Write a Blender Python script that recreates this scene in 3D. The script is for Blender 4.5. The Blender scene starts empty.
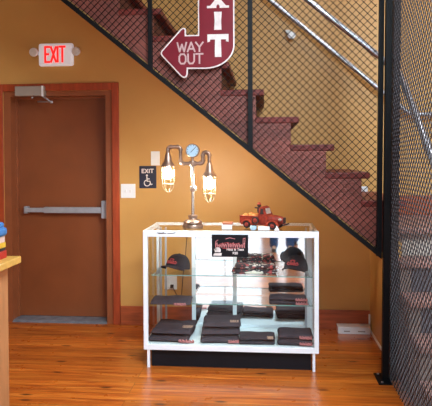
import bpy, bmesh, math, random
from mathutils import Vector, Matrix, Euler, noise
random.seed(7)
SC = bpy.context.scene
COL = SC.collection
PI = math.pi

# ------------------------------------------------------------------ materials
def srgb(r, g, b):
    def f(c):
        c /= 255.0
        return c / 12.92 if c <= .04045 else ((c + .055) / 1.055) ** 2.4
    return (f(r), f(g), f(b), 1)

def new_mat(name):
    m = bpy.data.materials.new(name); m.use_nodes = True
    nt = m.node_tree; b = nt.nodes['Principled BSDF']
    return m, nt, b

def N(nt, t, **kw):
    n = nt.nodes.new(t)
    for k, v in kw.items():
        setattr(n, k, v)
    return n

def paint(name, col, rough=.5, metal=0, vary=.08, scale=8, bump=0., bscale=60, spec=.5, stretch=(1, 1, 1), coat=0):
    """flat colour with a procedural noise variation and an optional bump"""
    m, nt, b = new_mat(name); L = nt.links.new
    tc = N(nt, 'ShaderNodeTexCoord'); mp = N(nt, 'ShaderNodeMapping')
    mp.inputs['Scale'].default_value = stretch
    L(tc.outputs['Object'], mp.inputs['Vector'])
    nz = N(nt, 'ShaderNodeTexNoise'); nz.inputs['Scale'].default_value = scale; nz.inputs['Detail'].default_value = 4
    L(mp.outputs[0], nz.inputs['Vector'])
    cr = N(nt, 'ShaderNodeValToRGB')
    lo = [max(0, c * (1 - vary * 2.2)) for c in col[:3]] + [1]
    hi = [min(1, c * (1 + vary * 2.2)) for c in col[:3]] + [1]
    cr.color_ramp.elements[0].color = lo; cr.color_ramp.elements[1].color = hi
    cr.color_ramp.elements[0].position = .25; cr.color_ramp.elements[1].position = .75
    L(nz.outputs['Fac'], cr.inputs['Fac']); L(cr.outputs[0], b.inputs['Base Color'])
    b.inputs['Roughness'].default_value = rough; b.inputs['Metallic'].default_value = metal
    b.inputs['Specular IOR Level'].default_value = spec
    b.inputs['Coat Weight'].default_value = coat
    if bump:
        n2 = N(nt, 'ShaderNodeTexNoise'); n2.inputs['Scale'].default_value = bscale; n2.inputs['Detail'].default_value = 3
        L(mp.outputs[0], n2.inputs['Vector'])
        bp = N(nt, 'ShaderNodeBump'); bp.inputs['Strength'].default_value = bump; bp.inputs['Distance'].default_value = .01
        L(n2.outputs['Fac'], bp.inputs['Height']); L(bp.outputs[0], b.inputs['Normal'])
    return m

def emit(name, col, strength):
    m, nt, b = new_mat(name)
    b.inputs['Base Color'].default_value = col
    b.inputs['Emission Color'].default_value = col
    b.inputs['Emission Strength'].default_value = strength
    return m

def thin_glass(name, tint=(.97, .99, .985, 1), refl=1.0):
    """thin pane: clear with a Fresnel reflection"""
    m, nt, b = new_mat(name); L = nt.links.new
    nt.nodes.remove(b)
    out = nt.nodes['Material Output']
    tr = N(nt, 'ShaderNodeBsdfTransparent'); tr.inputs[0].default_value = tint
    gl = N(nt, 'ShaderNodeBsdfGlossy'); gl.inputs['Roughness'].default_value = .015
    fr = N(nt, 'ShaderNodeFresnel'); fr.inputs['IOR'].default_value = 1.42
    ml = N(nt, 'ShaderNodeMath', operation='MULTIPLY'); ml.inputs[1].default_value = refl
    mx = N(nt, 'ShaderNodeMixShader')
    ge = N(nt, 'ShaderNodeNewGeometry'); iv = N(nt, 'ShaderNodeMath', operation='SUBTRACT'); iv.inputs[0].default_value = 1; L(ge.outputs['Backfacing'], iv.inputs[1])
    m2 = N(nt, 'ShaderNodeMath', operation='MULTIPLY'); L(fr.outputs[0], m2.inputs[0]); L(iv.outputs[0], m2.inputs[1])
    L(m2.outputs[0], ml.inputs[0]); L(ml.outputs[0], mx.inputs[0]); L(tr.outputs[0], mx.inputs[1]); L(gl.outputs[0], mx.inputs[2])
    L(mx.outputs[0], out.inputs['Surface'])
    return m

def pine_floor(name):
    m, nt, b = new_mat(name); L = nt.links.new
    tc = N(nt, 'ShaderNodeTexCoord')
    br = N(nt, 'ShaderNodeTexBrick'); br.offset = .37; br.offset_frequency = 3
    br.inputs['Scale'].default_value = 1; br.inputs['Brick Width'].default_value = 2.9; br.inputs['Row Height'].default_value = .088
    br.inputs['Mortar Size'].default_value = .0017; br.inputs['Mortar Smooth'].default_value = .2; br.inputs['Bias'].default_value = 0
    br.inputs['Color1'].default_value = (0, 0, 0, 1); br.inputs['Color2'].default_value = (1, 1, 1, 1); br.inputs['Mortar'].default_value = (.5, .5, .5, 1)
    L(tc.outputs['Object'], br.inputs['Vector'])
    # shift the grain per plank
    sep = N(nt, 'ShaderNodeSeparateXYZ'); L(tc.outputs['Object'], sep.inputs[0])
    bw = N(nt, 'ShaderNodeRGBToBW'); L(br.outputs['Color'], bw.inputs[0])
    sh = N(nt, 'ShaderNodeMath', operation='MULTIPLY'); sh.inputs[1].default_value = 7; L(bw.outputs[0], sh.inputs[0])
    cb = N(nt, 'ShaderNodeCombineXYZ'); L(sep.outputs[0], cb.inputs[0]); L(sep.outputs[1], cb.inputs[1]); L(sh.outputs[0], cb.inputs[2])
    mp = N(nt, 'ShaderNodeMapping'); mp.inputs['Scale'].default_value = (1.6, 26, 1); L(cb.outputs[0], mp.inputs['Vector'])
    nz = N(nt, 'ShaderNodeTexNoise'); nz.inputs['Scale'].default_value = 1.5; nz.inputs['Detail'].default_value = 6; nz.inputs['Distortion'].default_value = .6
    L(mp.outputs[0], nz.inputs['Vector'])
    cr = N(nt, 'ShaderNodeValToRGB'); e = cr.color_ramp.elements
    e[0].position = .28; e[0].color = srgb(148, 64, 18); e[1].position = .75; e[1].color = srgb(218, 132, 52)
    x = cr.color_ramp.elements.new(.5); x.color = srgb(190, 96, 26)
    L(nz.outputs['Fac'], cr.inputs['Fac'])
    # plank tone
    hs = N(nt, 'ShaderNodeHueSaturation'); L(cr.outputs[0], hs.inputs['Color'])
    mr = N(nt, 'ShaderNodeMapRange'); mr.inputs['To Min'].default_value = .78; mr.inputs['To Max'].default_value = 1.14
    L(bw.outputs[0], mr.inputs['Value']); L(mr.outputs[0], hs.inputs['Value'])
    # knots: stretched voronoi dots
    mk = N(nt, 'ShaderNodeMapping'); mk.inputs['Scale'].default_value = (1.5, 4.2, 1); mk.inputs['Location'].default_value = (.35, .2, 0); L(tc.outputs['Object'], mk.inputs['Vector'])
    vo = N(nt, 'ShaderNodeTexVoronoi'); vo.inputs['Scale'].default_value = 1.0; vo.voronoi_dimensions = '2D'; L(mk.outputs[0], vo.inputs['Vector'])
    kr = N(nt, 'ShaderNodeValToRGB'); kr.color_ramp.elements[0].position = .03; kr.color_ramp.elements[0].color = (1, 1, 1, 1)
    kr.color_ramp.elements[1].position = .075; kr.color_ramp.elements[1].color = (0, 0, 0, 1)
    L(vo.outputs['Distance'], kr.inputs['Fac'])
    mx = N(nt, 'ShaderNodeMix', data_type='RGBA'); mx.inputs['B'].default_value = srgb(62, 26, 10)
    km = N(nt, 'ShaderNodeMath', operation='MULTIPLY'); km.inputs[1].default_value = .85; L(kr.outputs[0], km.inputs[0])
    L(km.outputs[0], mx.inputs['Factor']); L(hs.outputs[0], mx.inputs['A'])
    # seams
    ms = N(nt, 'ShaderNodeMix', data_type='RGBA'); ms.inputs['B'].default_value = srgb(70, 30, 10)
    sm = N(nt, 'ShaderNodeMath', operation='MULTIPLY'); sm.inputs[1].default_value = .7; L(br.outputs['Fac'], sm.inputs[0])
    L(sm.outputs[0], ms.inputs['Factor']); L(mx.outputs['Result'], ms.inputs['A'])
    L(ms.outputs['Result'], b.inputs['Base Color'])
    b.inputs['Roughness'].default_value = .3
    b.inputs['Specular IOR Level'].default_value = .5
    b.inputs['Coat Weight'].default_value = .55; b.inputs['Coat Roughness'].default_value = .18
    n2 = N(nt, 'ShaderNodeTexNoise'); n2.inputs['Scale'].default_value = 9; L(tc.outputs['Object'], n2.inputs['Vector'])
    rr = N(nt, 'ShaderNodeMapRange'); rr.inputs['To Min'].default_value = .2; rr.inputs['To Max'].default_value = .42
    L(n2.outputs['Fac'], rr.inputs['Value']); L(rr.outputs[0], b.inputs['Roughness'])
    bp = N(nt, 'ShaderNodeBump'); bp.inputs['Strength'].default_value = .3; bp.inputs['Distance'].default_value = .004
    L(nz.outputs['Fac'], bp.inputs['Height']); L(bp.outputs[0], b.inputs['Normal'])
    return m

def printed(name, base, c1, c2, scale):
    m, nt, b = new_mat(name); L = nt.links.new
    tc = N(nt, 'ShaderNodeTexCoord'); vo = N(nt, 'ShaderNodeTexVoronoi'); vo.inputs['Scale'].default_value = scale
    mp = N(nt, 'ShaderNodeMapping'); mp.inputs['Scale'].default_value = (1, 1, 2.2); L(tc.outputs['Object'], mp.inputs['Vector'])
    L(mp.outputs[0], vo.inputs['Vector'])
    bw = N(nt, 'ShaderNodeSeparateColor'); L(vo.outputs['Color'], bw.inputs[0])
    cr = N(nt, 'ShaderNodeValToRGB'); cr.color_ramp.interpolation = 'CONSTANT'; e = cr.color_ramp.elements
    e[0].color = base; e[1].position = .68; e[1].color = c1; x = e.new(.84); x.color = c2
    L(bw.outputs[0], cr.inputs['Fac']); L(cr.outputs[0], b.inputs['Base Color']); b.inputs['Roughness'].default_value = .9
    return m

M = {}
M['wall'] = paint('ochre_wall_paint', srgb(205, 156, 86), .45, vary=.025, scale=2.5, bump=.05, bscale=140)
M['pale'] = paint('pale_plaster', srgb(206, 206, 204), .8, vary=.02)
M['ceil'] = paint('ceiling_paint', srgb(196, 192, 186), .85, vary=.02)
M['floor'] = pine_floor('pine_floor')
M['casing'] = paint('red_brown_trim', srgb(164, 68, 34), .42, vary=.12, scale=6, stretch=(6, 6, 1))
M['base'] = paint('stained_baseboard', srgb(168, 82, 44), .45, vary=.16, scale=5, stretch=(1, 5, 8))
M['jamb'] = paint('brown_frame_paint', srgb(146, 82, 48), .45, vary=.05)
M['slab'] = paint('brown_door_paint', srgb(134, 72, 38), .45, vary=.06, scale=3)
M['alu'] = paint('brushed_aluminium', srgb(176, 180, 188), .4, metal=.35, vary=.05, scale=20)
M['thresh'] = paint('worn_threshold_metal', srgb(140, 146, 156), .5, metal=.5, vary=.15, scale=14)
M['greybox'] = paint('grey_closer_paint', srgb(160, 150, 140), .5, vary=.03)
M['white'] = paint('white_plastic', srgb(236, 238, 240), .45, vary=.015)
M['offwhite'] = paint('offwhite_plastic', srgb(226, 226, 224), .5, vary=.02)
M['navy'] = paint('dark_navy_plastic', srgb(34, 36, 58), .5, vary=.04)
M['black'] = paint('black_steel', srgb(9, 9, 12), .5, vary=.1, scale=12, spec=.2)
M['wire'] = paint('black_wire', srgb(11, 9, 9), .6, vary=.05, spec=.15)
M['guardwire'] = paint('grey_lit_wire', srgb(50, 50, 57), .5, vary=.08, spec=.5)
M['tread'] = paint('stained_tread', srgb(124, 44, 34), .5, vary=.15, scale=5, stretch=(3, 1, 3))
M['string'] = paint('plum_stained_stringer', srgb(140, 76, 64), .5, vary=.2, scale=3, stretch=(1, 1, 3))
M['riser'] = paint('dark_riser', srgb(104, 46, 34), .6, vary=.14, scale=6)
M['lowtread'] = paint('worn_tread', srgb(152, 108, 96), .5, vary=.15, scale=6)
M['lowriser'] = paint('dark_blue_grey_riser', srgb(74, 66, 72), .6, vary=.1, scale=7)
M['litriser'] = paint('pale_lit_riser', srgb(178, 166, 154), .6, vary=.08, scale=7)  # landing riser only: the light falling on it is put into the colour
M['lowstring'] = paint('brown_grey_stringer', srgb(132, 110, 98), .6, vary=.1, scale=7)
M['galv'] = paint('galvanised_pipe', srgb(196, 198, 206), .32, metal=.85, vary=.08, scale=15)
M['signred'] = paint('deep_red_enamel', srgb(118, 18, 36), .3, vary=.06, scale=9, coat=.3)
M['signwhite'] = paint('aged_white_paint', srgb(226, 214, 210), .45, vary=.08, scale=25)
M['signpink'] = paint('faded_white_lettering', srgb(192, 160, 158), .5, vary=.05)
M['exitred'] = emit('lit_red_letters', (1.0, .012, .01, 1), 1.1)
M['exitwhite'] = emit('lit_white_housing', (.86, .88, .95, 1), .25)
M['frame'] = paint('white_showcase_frame', srgb(238, 244, 250), .35, vary=.02)
M['deck'] = paint('white_laminate', srgb(232, 240, 242), .4, vary=.015)
M['toe'] = paint('black_toe_kick', srgb(15, 15, 21), .55, vary=.1, spec=.25)
M['glass'] = thin_glass('clear_glass')
M['shelfglass'] = thin_glass('shelf_glass', (.93, .975, .965, 1), .8)
M['glassedge'] = paint('green_glass_edge', srgb(120, 168, 160), .2, vary=.05)
mm, nt_, b_ = new_mat('mirror_silver'); b_.inputs['Metallic'].default_value = 1; b_.inputs['Roughness'].default_value = .03; b_.inputs['Base Color'].default_value = (.9, .93, .95, 1)
M['mirror'] = mm
M['shirt'] = paint('charcoal_cotton', srgb(66, 57, 63), .95, vary=.1, scale=18, bump=.25, bscale=90, spec=.15)
M['cap'] = paint('black_cap_cotton', srgb(46, 40, 44), .9, vary=.12, scale=20, bump=.2, bscale=120, spec=.15)
M['pink'] = paint('pink_print', srgb(206, 128, 128), .8, vary=.12, scale=60)
M['tan'] = paint('tan_print', srgb(190, 150, 128), .8, vary=.12, scale=60)
M['capred'] = paint('red_embroidery', srgb(186, 66, 66), .8, vary=.15, scale=80)
M['bandana'] = printed('printed_bandana', srgb(52, 40, 46), srgb(178, 80, 78), srgb(220, 210, 200), 55)
M['bandwhite'] = paint('cream_print', srgb(226, 220, 204), .85, vary=.05)
M['pipe'] = paint('aged_iron_pipe', srgb(168, 142, 126), .34, metal=.8, vary=.2, scale=30)
M['steel'] = paint('polished_steel', srgb(206, 196, 186), .25, metal=.85, vary=.06, scale=30)
M['gauge'] = paint('pale_blue_dial', srgb(176, 206, 226), .4, vary=.04)
M['bulb'] = emit('lit_bulb', (1, .92, .80, 1), 230)
M['wirelight'] = paint('pale_cage_wire', srgb(190, 176, 150), .35, metal=.6, vary=.03)
M['jar'] = thin_glass('lamp_jar_glass', (.98, .97, .94, 1), .2)
M['truckred'] = paint('weathered_red_paint', srgb(138, 42, 26), .5, vary=.22, scale=60)
M['trucklight'] = paint('worn_orange_red_paint', srgb(166, 62, 38), .5, vary=.2, scale=60)
M['rubber'] = paint('dark_rubber', srgb(40, 30, 30), .7, vary=.1)
M['pumpkin'] = paint('orange_cargo', srgb(206, 128, 62), .6, vary=.1, scale=40)
M['darkfig'] = paint('dark_figure', srgb(56, 32, 28), .7, vary=.1)
M['windark'] = paint('dark_window', srgb(52, 48, 50), .15, vary=.05)
M['winpale'] = paint('pale_windscreen', srgb(176, 160, 150), .2, vary=.05)
M['card'] = paint('white_card', srgb(236, 236, 240), .6, vary=.02)
M['cardtop'] = paint('red_brown_card', srgb(176, 104, 78), .6, vary=.08)
M['signblack'] = paint('black_sign_board', srgb(14, 13, 20), .5, vary=.05, spec=.25)
M['laminate'] = paint('yellow_maple_top', srgb(214, 168, 84), .4, vary=.08, scale=3, stretch=(1, 5, 5))
M['oak'] = paint('pale_oak_panel', srgb(186, 130, 84), .5, vary=.08, scale=3, stretch=(6, 6, 1))
M['blue'] = paint('blue_cloth', srgb(62, 124, 190), .8, vary=.08)
M['red'] = paint('red_carton', srgb(176, 30, 26), .5, vary=.06)
M['yellow'] = paint('yellow_carton', srgb(220, 176, 50), .5, vary=.06)
M['cream'] = paint('pinkish_carton', srgb(222, 190, 180), .6, vary=.05)
M['darkbox'] = paint('dark_carton', srgb(30, 26, 34), .5, vary=.06)
M['denim'] = paint('blue_denim', srgb(52, 96, 160), .9, vary=.15, scale=20)
M['skin'] = paint('skin', srgb(206, 156, 128), .55, vary=.03)
M['grey'] = paint('grey_jersey', srgb(120, 124, 130), .9, vary=.05)
M['shoe'] = paint('dark_shoe', srgb(50, 46, 48), .6, vary=.05)
M['hair'] = paint('brown_hair', srgb(60, 42, 30), .7, vary=.15, scale=60)
M['sky'] = emit('daylit_window', (.74, .87, 1.0, 1), 3.4)
M['fillemit'] = emit('added_fill_lens', (1, .9, .76, 1), 10)

# ------------------------------------------------------------------ mesh builder
class MB:
    def __init__(s):
        s.bm = bmesh.new()
    def box(s, lo, hi, bev=0, seg=2):
        lo, hi = Vector(lo), Vector(hi)
        r = bmesh.ops.create_cube(s.bm, size=1, matrix=Matrix.Translation((lo + hi) / 2) @ Matrix.Diagonal(((hi - lo).x, (hi - lo).y, (hi - lo).z, 1)))
        if bev:
            es = list({e for v in r['verts'] for e in v.link_edges})
            bmesh.ops.bevel(s.bm, geom=es, offset=bev, segments=seg, affect='EDGES', profile=.5)
        return s
    def hexa(s, a, b):
        """a, b: two quads (lists of four points) joined to a solid"""
        va = [s.bm.verts.new(p) for p in a]; vb = [s.bm.verts.new(p) for p in b]
        n = len(va)
        s.bm.faces.new(va); s.bm.faces.new(vb[::-1])
        for i in range(n):
            s.bm.faces.new((va[i], vb[i], vb[(i + 1) % n], va[(i + 1) % n]))
        return s
    def prism(s, poly, d0, d1, ax='y'):
        """poly in (u, v); ax y: (u, d, v); ax x: (d, u, v); ax z: (u, v, d)"""
        f = {'y': lambda u, v, d: (u, d, v), 'x': lambda u, v, d: (d, u, v), 'z': lambda u, v, d: (u, v, d)}[ax]
        return s.hexa([f(u, v, d0) for u, v in poly], [f(u, v, d1) for u, v in poly])
    def tube(s, pts, r, n=8, cap=True):
        pts = [Vector(p) for p in pts]
        rs = r if isinstance(r, (list, tuple)) else [r] * len(pts)
        rings = []; up = None
        for i, p in enumerate(pts):
            t = (pts[min(i + 1, len(pts) - 1)] - pts[max(i - 1, 0)]).normalized()
            if up is None:
                up = t.orthogonal().normalized()
            else:
                up = (up - t * up.dot(t)); up = up.normalized() if up.length > 1e-6 else t.orthogonal().normalized()
            w = t.cross(up)
            rings.append([s.bm.verts.new(p + rs[i] * (up * math.cos(2 * PI * k / n) + w * math.sin(2 * PI * k / n))) for k in range(n)])
        for a, b in zip(rings, rings[1:]):
            for k in range(n):
                s.bm.faces.new((a[k], a[(k + 1) % n], b[(k + 1) % n], b[k]))
        if cap:
            s.bm.faces.new(rings[0][::-1]); s.bm.faces.new(rings[-1])
        return s
    def lathe(s, prof, c=(0, 0, 0), n=24, axis='z'):
        """prof: list of (radius, height)"""
        c = Vector(c)
        def P(r, h, k):
            a = 2 * PI * k / n
            if axis == 'z': return c + Vector((r * math.cos(a), r * math.sin(a), h))
            if axis == 'y': return c + Vector((r * math.cos(a), h, r * math.sin(a)))
            return c + Vector((h, r * math.cos(a), r * math.sin(a)))
        rings = [[s.bm.verts.new(P(max(r, 1e-5), h, k)) for k in range(n)] for r, h in prof]
        for a, b in zip(rings, rings[1:]):
            for k in range(n):
                s.bm.faces.new((a[k], a[(k + 1) % n], b[(k + 1) % n], b[k]))
        s.bm.faces.new(rings[0][::-1]); s.bm.faces.new(rings[-1])
        return s
    def ball(s, c, r, sc=(1, 1, 1), u=16, v=10, rot=None):
        mt = Matrix.Translation(c) @ (rot.to_matrix().to_4x4() if rot else Matrix()) @ Matrix.Diagonal((sc[0], sc[1], sc[2], 1))
        bmesh.ops.create_uvsphere(s.bm, u_segments=u, v_segments=v, radius=r, matrix=mt)
        return s
    def strokes(s, lines, w, y0, y1, f=None):
        """flat strokes in (x, z) with width w, extruded from y0 to y1"""
        idx = 0
        for ln in lines:
            for (ax, az), (bx, bz) in zip(ln, ln[1:]):
                idx += 1
                d = Vector((bx - ax, bz - az)); L = d.length
                if L < 1e-6: continue
                d /= L; nx, nz = -d.y * w / 2, d.x * w / 2; ex, ez = d.x * w * .3, d.y * w * .3
                q = [(ax - ex + nx, az - ez + nz), (bx + ex + nx, bz + ez + nz), (bx + ex - nx, bz + ez - nz), (ax - ex - nx, az - ez - nz)]
                s.prism(q, y0 - .00012 * (idx % 9), y1)
        return s
    def build(s, name, mat, parent=None, off=(0, 0, 0), smooth=None, subsurf=0):
        off = Vector(off)
        bmesh.ops.recalc_face_normals(s.bm, faces=s.bm.faces)
        for v in s.bm.verts: v.co -= off
        me = bpy.data.meshes.new(name); s.bm.to_mesh(me); s.bm.free()
        if mat is not None: me.materials.append(mat)
        if smooth is not None:
            for p in me.polygons: p.use_smooth = True
            me.set_sharp_from_angle(angle=math.radians(smooth))
        o = bpy.data.objects.new(name, me); COL.objects.link(o)
        if parent is not None: o.parent = parent
        else: o.location = off
        if subsurf:
            sm = o.modifiers.new('s', 'SUBSURF'); sm.levels = subsurf; sm.render_levels = subsurf
        return o

def thing(name, label, cat, loc, rz=0, group=None):
    o = bpy.data.objects.new(name, None); COL.objects.link(o); o.empty_display_size = .05
    o.location = loc; o.rotation_euler = (0, 0, rz)
    o['label'] = label; o['category'] = cat
    if group: o['group'] = group
    return o
def tag(o, label, cat, group=None):
    o['label'] = label; o['category'] = cat
    if group: o['group'] = group
    return o
def struct(o):
    o['kind'] = 'structure'; return o
def text_mesh(name, txt, size, mat, parent, loc, depth=.001, align='CENTER', sx=1, bold=0., rz=0):
    cu = bpy.data.curves.new(name, 'FONT'); cu.body = txt; cu.size = size; cu.extrude = depth; cu.align_x = align; cu.offset = bold
    t = bpy.data.objects.new(name + '_tmp', cu); COL.objects.link(t)
    dg = bpy.context.evaluated_depsgraph_get(); dg.update()
    me = bpy.data.meshes.new_from_object(t.evaluated_get(dg))
    bpy.data.objects.remove(t)
    for v in me.vertices:                       # stand the letters up facing -y
        x, y, z = v.co; v.co = (x * sx, -z, y)
    me.name = name; me.materials.clear(); me.materials.append(mat)
    o = bpy.data.objects.new(name, me); COL.objects.link(o); o.parent = parent; o.location = loc
    return o

# ------------------------------------------------------------------ camera
YAW, PITCH, ROLL = math.radians(4.9414), math.radians(1.1195), math.radians(-.264)
F = Vector((-math.sin(YAW) * math.cos(PITCH), math.cos(YAW) * math.cos(PITCH), -math.sin(PITCH)))
RT = Vector((math.cos(YAW), math.sin(YAW), 0)); UP = RT.cross(F)
c_, s_ = math.cos(ROLL), math.sin(ROLL)
RT2 = c_ * RT + s_ * UP; UP2 = -s_ * RT + c_ * UP
cam = bpy.data.objects.new('camera', bpy.data.cameras.new('camera')); COL.objects.link(cam)
mw = Matrix((RT2, UP2, -F)).transposed().to_4x4(); mw.translation = (.8471, -3.8158, 1.4824)
cam.matrix_world = mw
cam.data.sensor_width = 36; cam.data.lens = 553.8 / 432 * 36
cam.data.shift_y = -(203 - 167.47) / 432
cam.data.clip_start = .02
SC.camera = cam

# ------------------------------------------------------------------ the room
WY = .974                # front face of the back wall
XL, XR, YF, ZC = -3.0, 2.75, -6.4, 4.5
DX0, DX1, DZ = -1.478, -.483, 2.073      # door opening
o = MB().box((XL, YF, -.1), (XR, WY + .3, 0)).build('floor', M['floor']); struct(o)
o = MB().box((XL, YF, ZC), (XR, WY + .3, ZC + .1)).build('ceiling', M['ceil']); struct(o)
w = MB()
w.box((XL, WY, 0), (DX0, WY + .3, ZC)).box((DX1, WY, 0), (XR, WY + .3, ZC)).box((DX0, WY, DZ), (DX1, WY + .3, ZC)).box((DX0, WY + .22, 0), (DX1, WY + .3, DZ))
struct(w.build('wall_back', M['wall']))
struct(MB().box((XL - .1, YF, 0), (XL, WY + .3, ZC)).build('wall_left', M['wall']))
struct(MB().box((XR, YF, 0), (XR + .1, WY + .3, ZC)).build('wall_right', M['pale']))
# front wall with three daylit windows behind the viewer
wins = [(-.75, .85), (1.0, 2.6)]; WZ0, WZ1 = .08, 2.5
w = MB(); xs = [XL] + [v for a in wins for v in a] + [XR]
for i in range(0, len(xs), 2): w.box((xs[i], YF - .12, 0), (xs[i + 1], YF, ZC))
for a, b in wins: w.box((a, YF - .12, 0), (b, YF, WZ0)).box((a, YF - .12, WZ1), (b, YF, ZC))
struct(w.build('wall_front', M['pale']))
for i, (a, b) in enumerate(wins):
    wd = struct(thing('window_%d' % (i + 1), 'tall daylit window in the front wall', 'window', ((a + b) / 2, YF - .06, WZ0)))
    del wd['label']; del wd['category']
    off = wd.location
    f = MB()
    for lo, hi in (((a, YF - .09, WZ0), (a + .06, YF - .02, WZ1)), ((b - .06, YF - .09, WZ0), (b, YF - .02, WZ1)), ((a + .06, YF - .09, WZ0), (b - .06, YF - .02, WZ0 + .06)), ((a + .06, YF - .09, WZ1 - .06), (b - .06, YF - .02, WZ1)), (((a + b) / 2 - .02, YF - .085, WZ0 + .06), ((a + b) / 2 + .02, YF - .025, WZ1 - .06))): f.box(lo, hi)
    f.build('window_frame', M['white'], wd, off)
    MB().box((a + .05, YF - .075, WZ0 + .05), (b - .05, YF - .065, WZ1 - .05)).build('pane', M['sky'], wd, off)

# stairs: shared numbers
def zbar(x): return 1.527 - (x - .753) * .815
def nose(k): return 1.80 - .2375 * k, 1.182 + .1905 * k
SX0, SX1 = -1.0, 1.742
# sloping soffit below the upper flight with a thin painted fascia, and the side wall below the landing
o = MB().prism([(SX0, zbar(SX0) - .02), (SX1, zbar(SX1) - .02), (SX1, zbar(SX1) + .027), (SX0, zbar(SX0) + .027)], .001, WY).build('wall_soffit', M['wall']); struct(o)
struct(MB().box((1.742, .02, 0), (1.775, WY, .9)).build('wall_alcove', M['wall']))
# baseboards
struct(MB().box((-.415, WY - .018, 0), (1.742, WY, .168), .004).build('baseboard_back', M['base']))
struct(MB().box((1.732, .02, 0), (1.742, WY - .02, .02), .002).box((1.728, WY - .035, 0), (1.742, WY - .018, .14), .002).build('baseboard_right', M['white']))

struct(MB().box((1.78, WY - .016, .987), (2.735, WY, 1.15), .004).build('baseboard_landing', M['base']))

# door with casing
t = MB()
t.box((DX0 - .064, WY - .018, 0), (DX0, WY, DZ + .064), .004).box((DX1, WY - .018, 0), (DX1 + .064, WY, DZ + .064), .004).box((DX0, WY - .018, DZ), (DX1, WY, DZ + .064), .004)
struct(t.build('trim_1', M['casing']))
d = struct(thing('door_1', '', '', (-.98, WY, 0))); del d['label']; del d['category']
off = d.location
j = MB(); JW = .062; SY = 1.125
j.box((DX0, WY + .008, 0), (DX0 + JW, WY + .22, DZ)).box((DX1 - JW, WY + .008, 0), (DX1, WY + .22, DZ)).box((DX0 + JW, WY + .008, DZ - .045), (DX1 - JW, WY + .22, DZ))
j.box((DX0 + JW, SY - .03, 0), (DX0 + JW + .012, SY - .002, DZ - .045)).box((DX1 - JW - .012, SY - .03, 0), (DX1 - JW, SY - .002, DZ - .045)).box((DX0 + JW + .012, SY - .03, DZ - .06), (DX1 - JW - .012, SY - .002, DZ - .045))
j.build('door_frame', M['jamb'], d, off)
MB().box((DX0 + JW + .003, SY, .02), (DX1 - JW - .003, SY + .045, DZ - .05)).build('door_slab', M['slab'], d, off)
MB().prism([(WY - .005, 0), (WY + .03, .014), (SY + .05, .018), (SY + .05, 0)], DX0 + JW, DX1 - JW, 'x').build('threshold', M['thresh'], d, off)
pb = MB().box((-1.335, SY - .06, .982), (-1.15, SY - .035, 1.022), .004).box((-1.15, SY - .07, .976), (-.60, SY - .03, 1.03), .006).box((-1.345, SY - .05, .97), (-1.31, SY, 1.034), .004).build('panic_bar', M['alu'], d, off)
MB().box((-.61, SY - .085, .93), (-.555, SY, 1.09), .006).build('latch_case', M['alu'], pb)
for ob in (d.children): pass
bpy.data.objects['latch_case'].data.transform(Matrix.Translation(-off))
cl = MB().box((-1.345, WY - .06, 2.025), (-1.08, WY + .006, 2.112), .008).build('door_closer', M['greybox'], d, off)
x = MB().box((-1.098, WY - .068, 2.018), (-1.082, WY - .052, 2.112), .002).build('closer_cap', M['white'], cl); x.data.transform(Matrix.Translation(-off))
x = MB().tube([(-1.10, WY - .02, 2.02), (-1.06, WY - .04, 2.0), (-1.03, WY - .02, 1.975), (-1.2, WY + .1, 1.99)], .007).lathe([(.012, -.01), (.015, 0), (.012, .01)], (-1.025, WY - .02, 1.972), 12).lathe([(.008, -.014), (.01, 0)], (-1.2, WY - .02, 2.02), 10).build('closer_arm', M['alu'], cl); x.data.transform(Matrix.Translation(-off))

# ------------------------------------------------------------------ lit exit sign above the door
ex = thing('exit_sign', 'lit white emergency sign with red EXIT letters on wall above the brown door', 'exit sign', (-.975, WY, 2.387))
MB().box((-.157, -.045, -.1), (.157, 0, .1), .02, 3).build('housing', M['exitwhite'], ex)
def glyph(ch, x, z, w, h):
    L = {'E': [[(w, 0), (0, 0), (0, h), (w, h)], [(0, h * .52), (w * .8, h * .52)]], 'X': [[(0, 0), (w, h)], [(w, 0), (0, h)]],
         'I': [[(w / 2, 0), (w / 2, h)]], 'T': [[(0, h), (w, h)], [(w / 2, 0), (w / 2, h)]]}[ch]
    return [[(x + a, z + b) for a, b in l] for l in L]
g = MB(); ls = []
for ch, x, wd in (('E', -.092, .038), ('X', -.04, .046), ('I', .014, .014), ('T', .038, .05)): ls += glyph(ch, x, -.066, wd, .132)
g.strokes(ls, .0175, -.048, -.043).build('letters', M['exitred'], ex)
for sx in (-1, 1):
    h = MB().lathe([(.012, 0), (.034, -.012), (.04, -.03), (.036, -.042), (.0, -.044)], (sx * .19, -.03, .02), 20, 'y').box((min(sx * .15, sx * .185), -.035, .0), (max(sx * .15, sx * .185), -.02, .03)).build('lamp_head', M['white'], ex, smooth=40)
    MB().lathe([(.03, -.0445), (.0, -.0475)], (sx * .19, -.03, .02), 16, 'y').build('lens', M['offwhite'], h)

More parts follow.
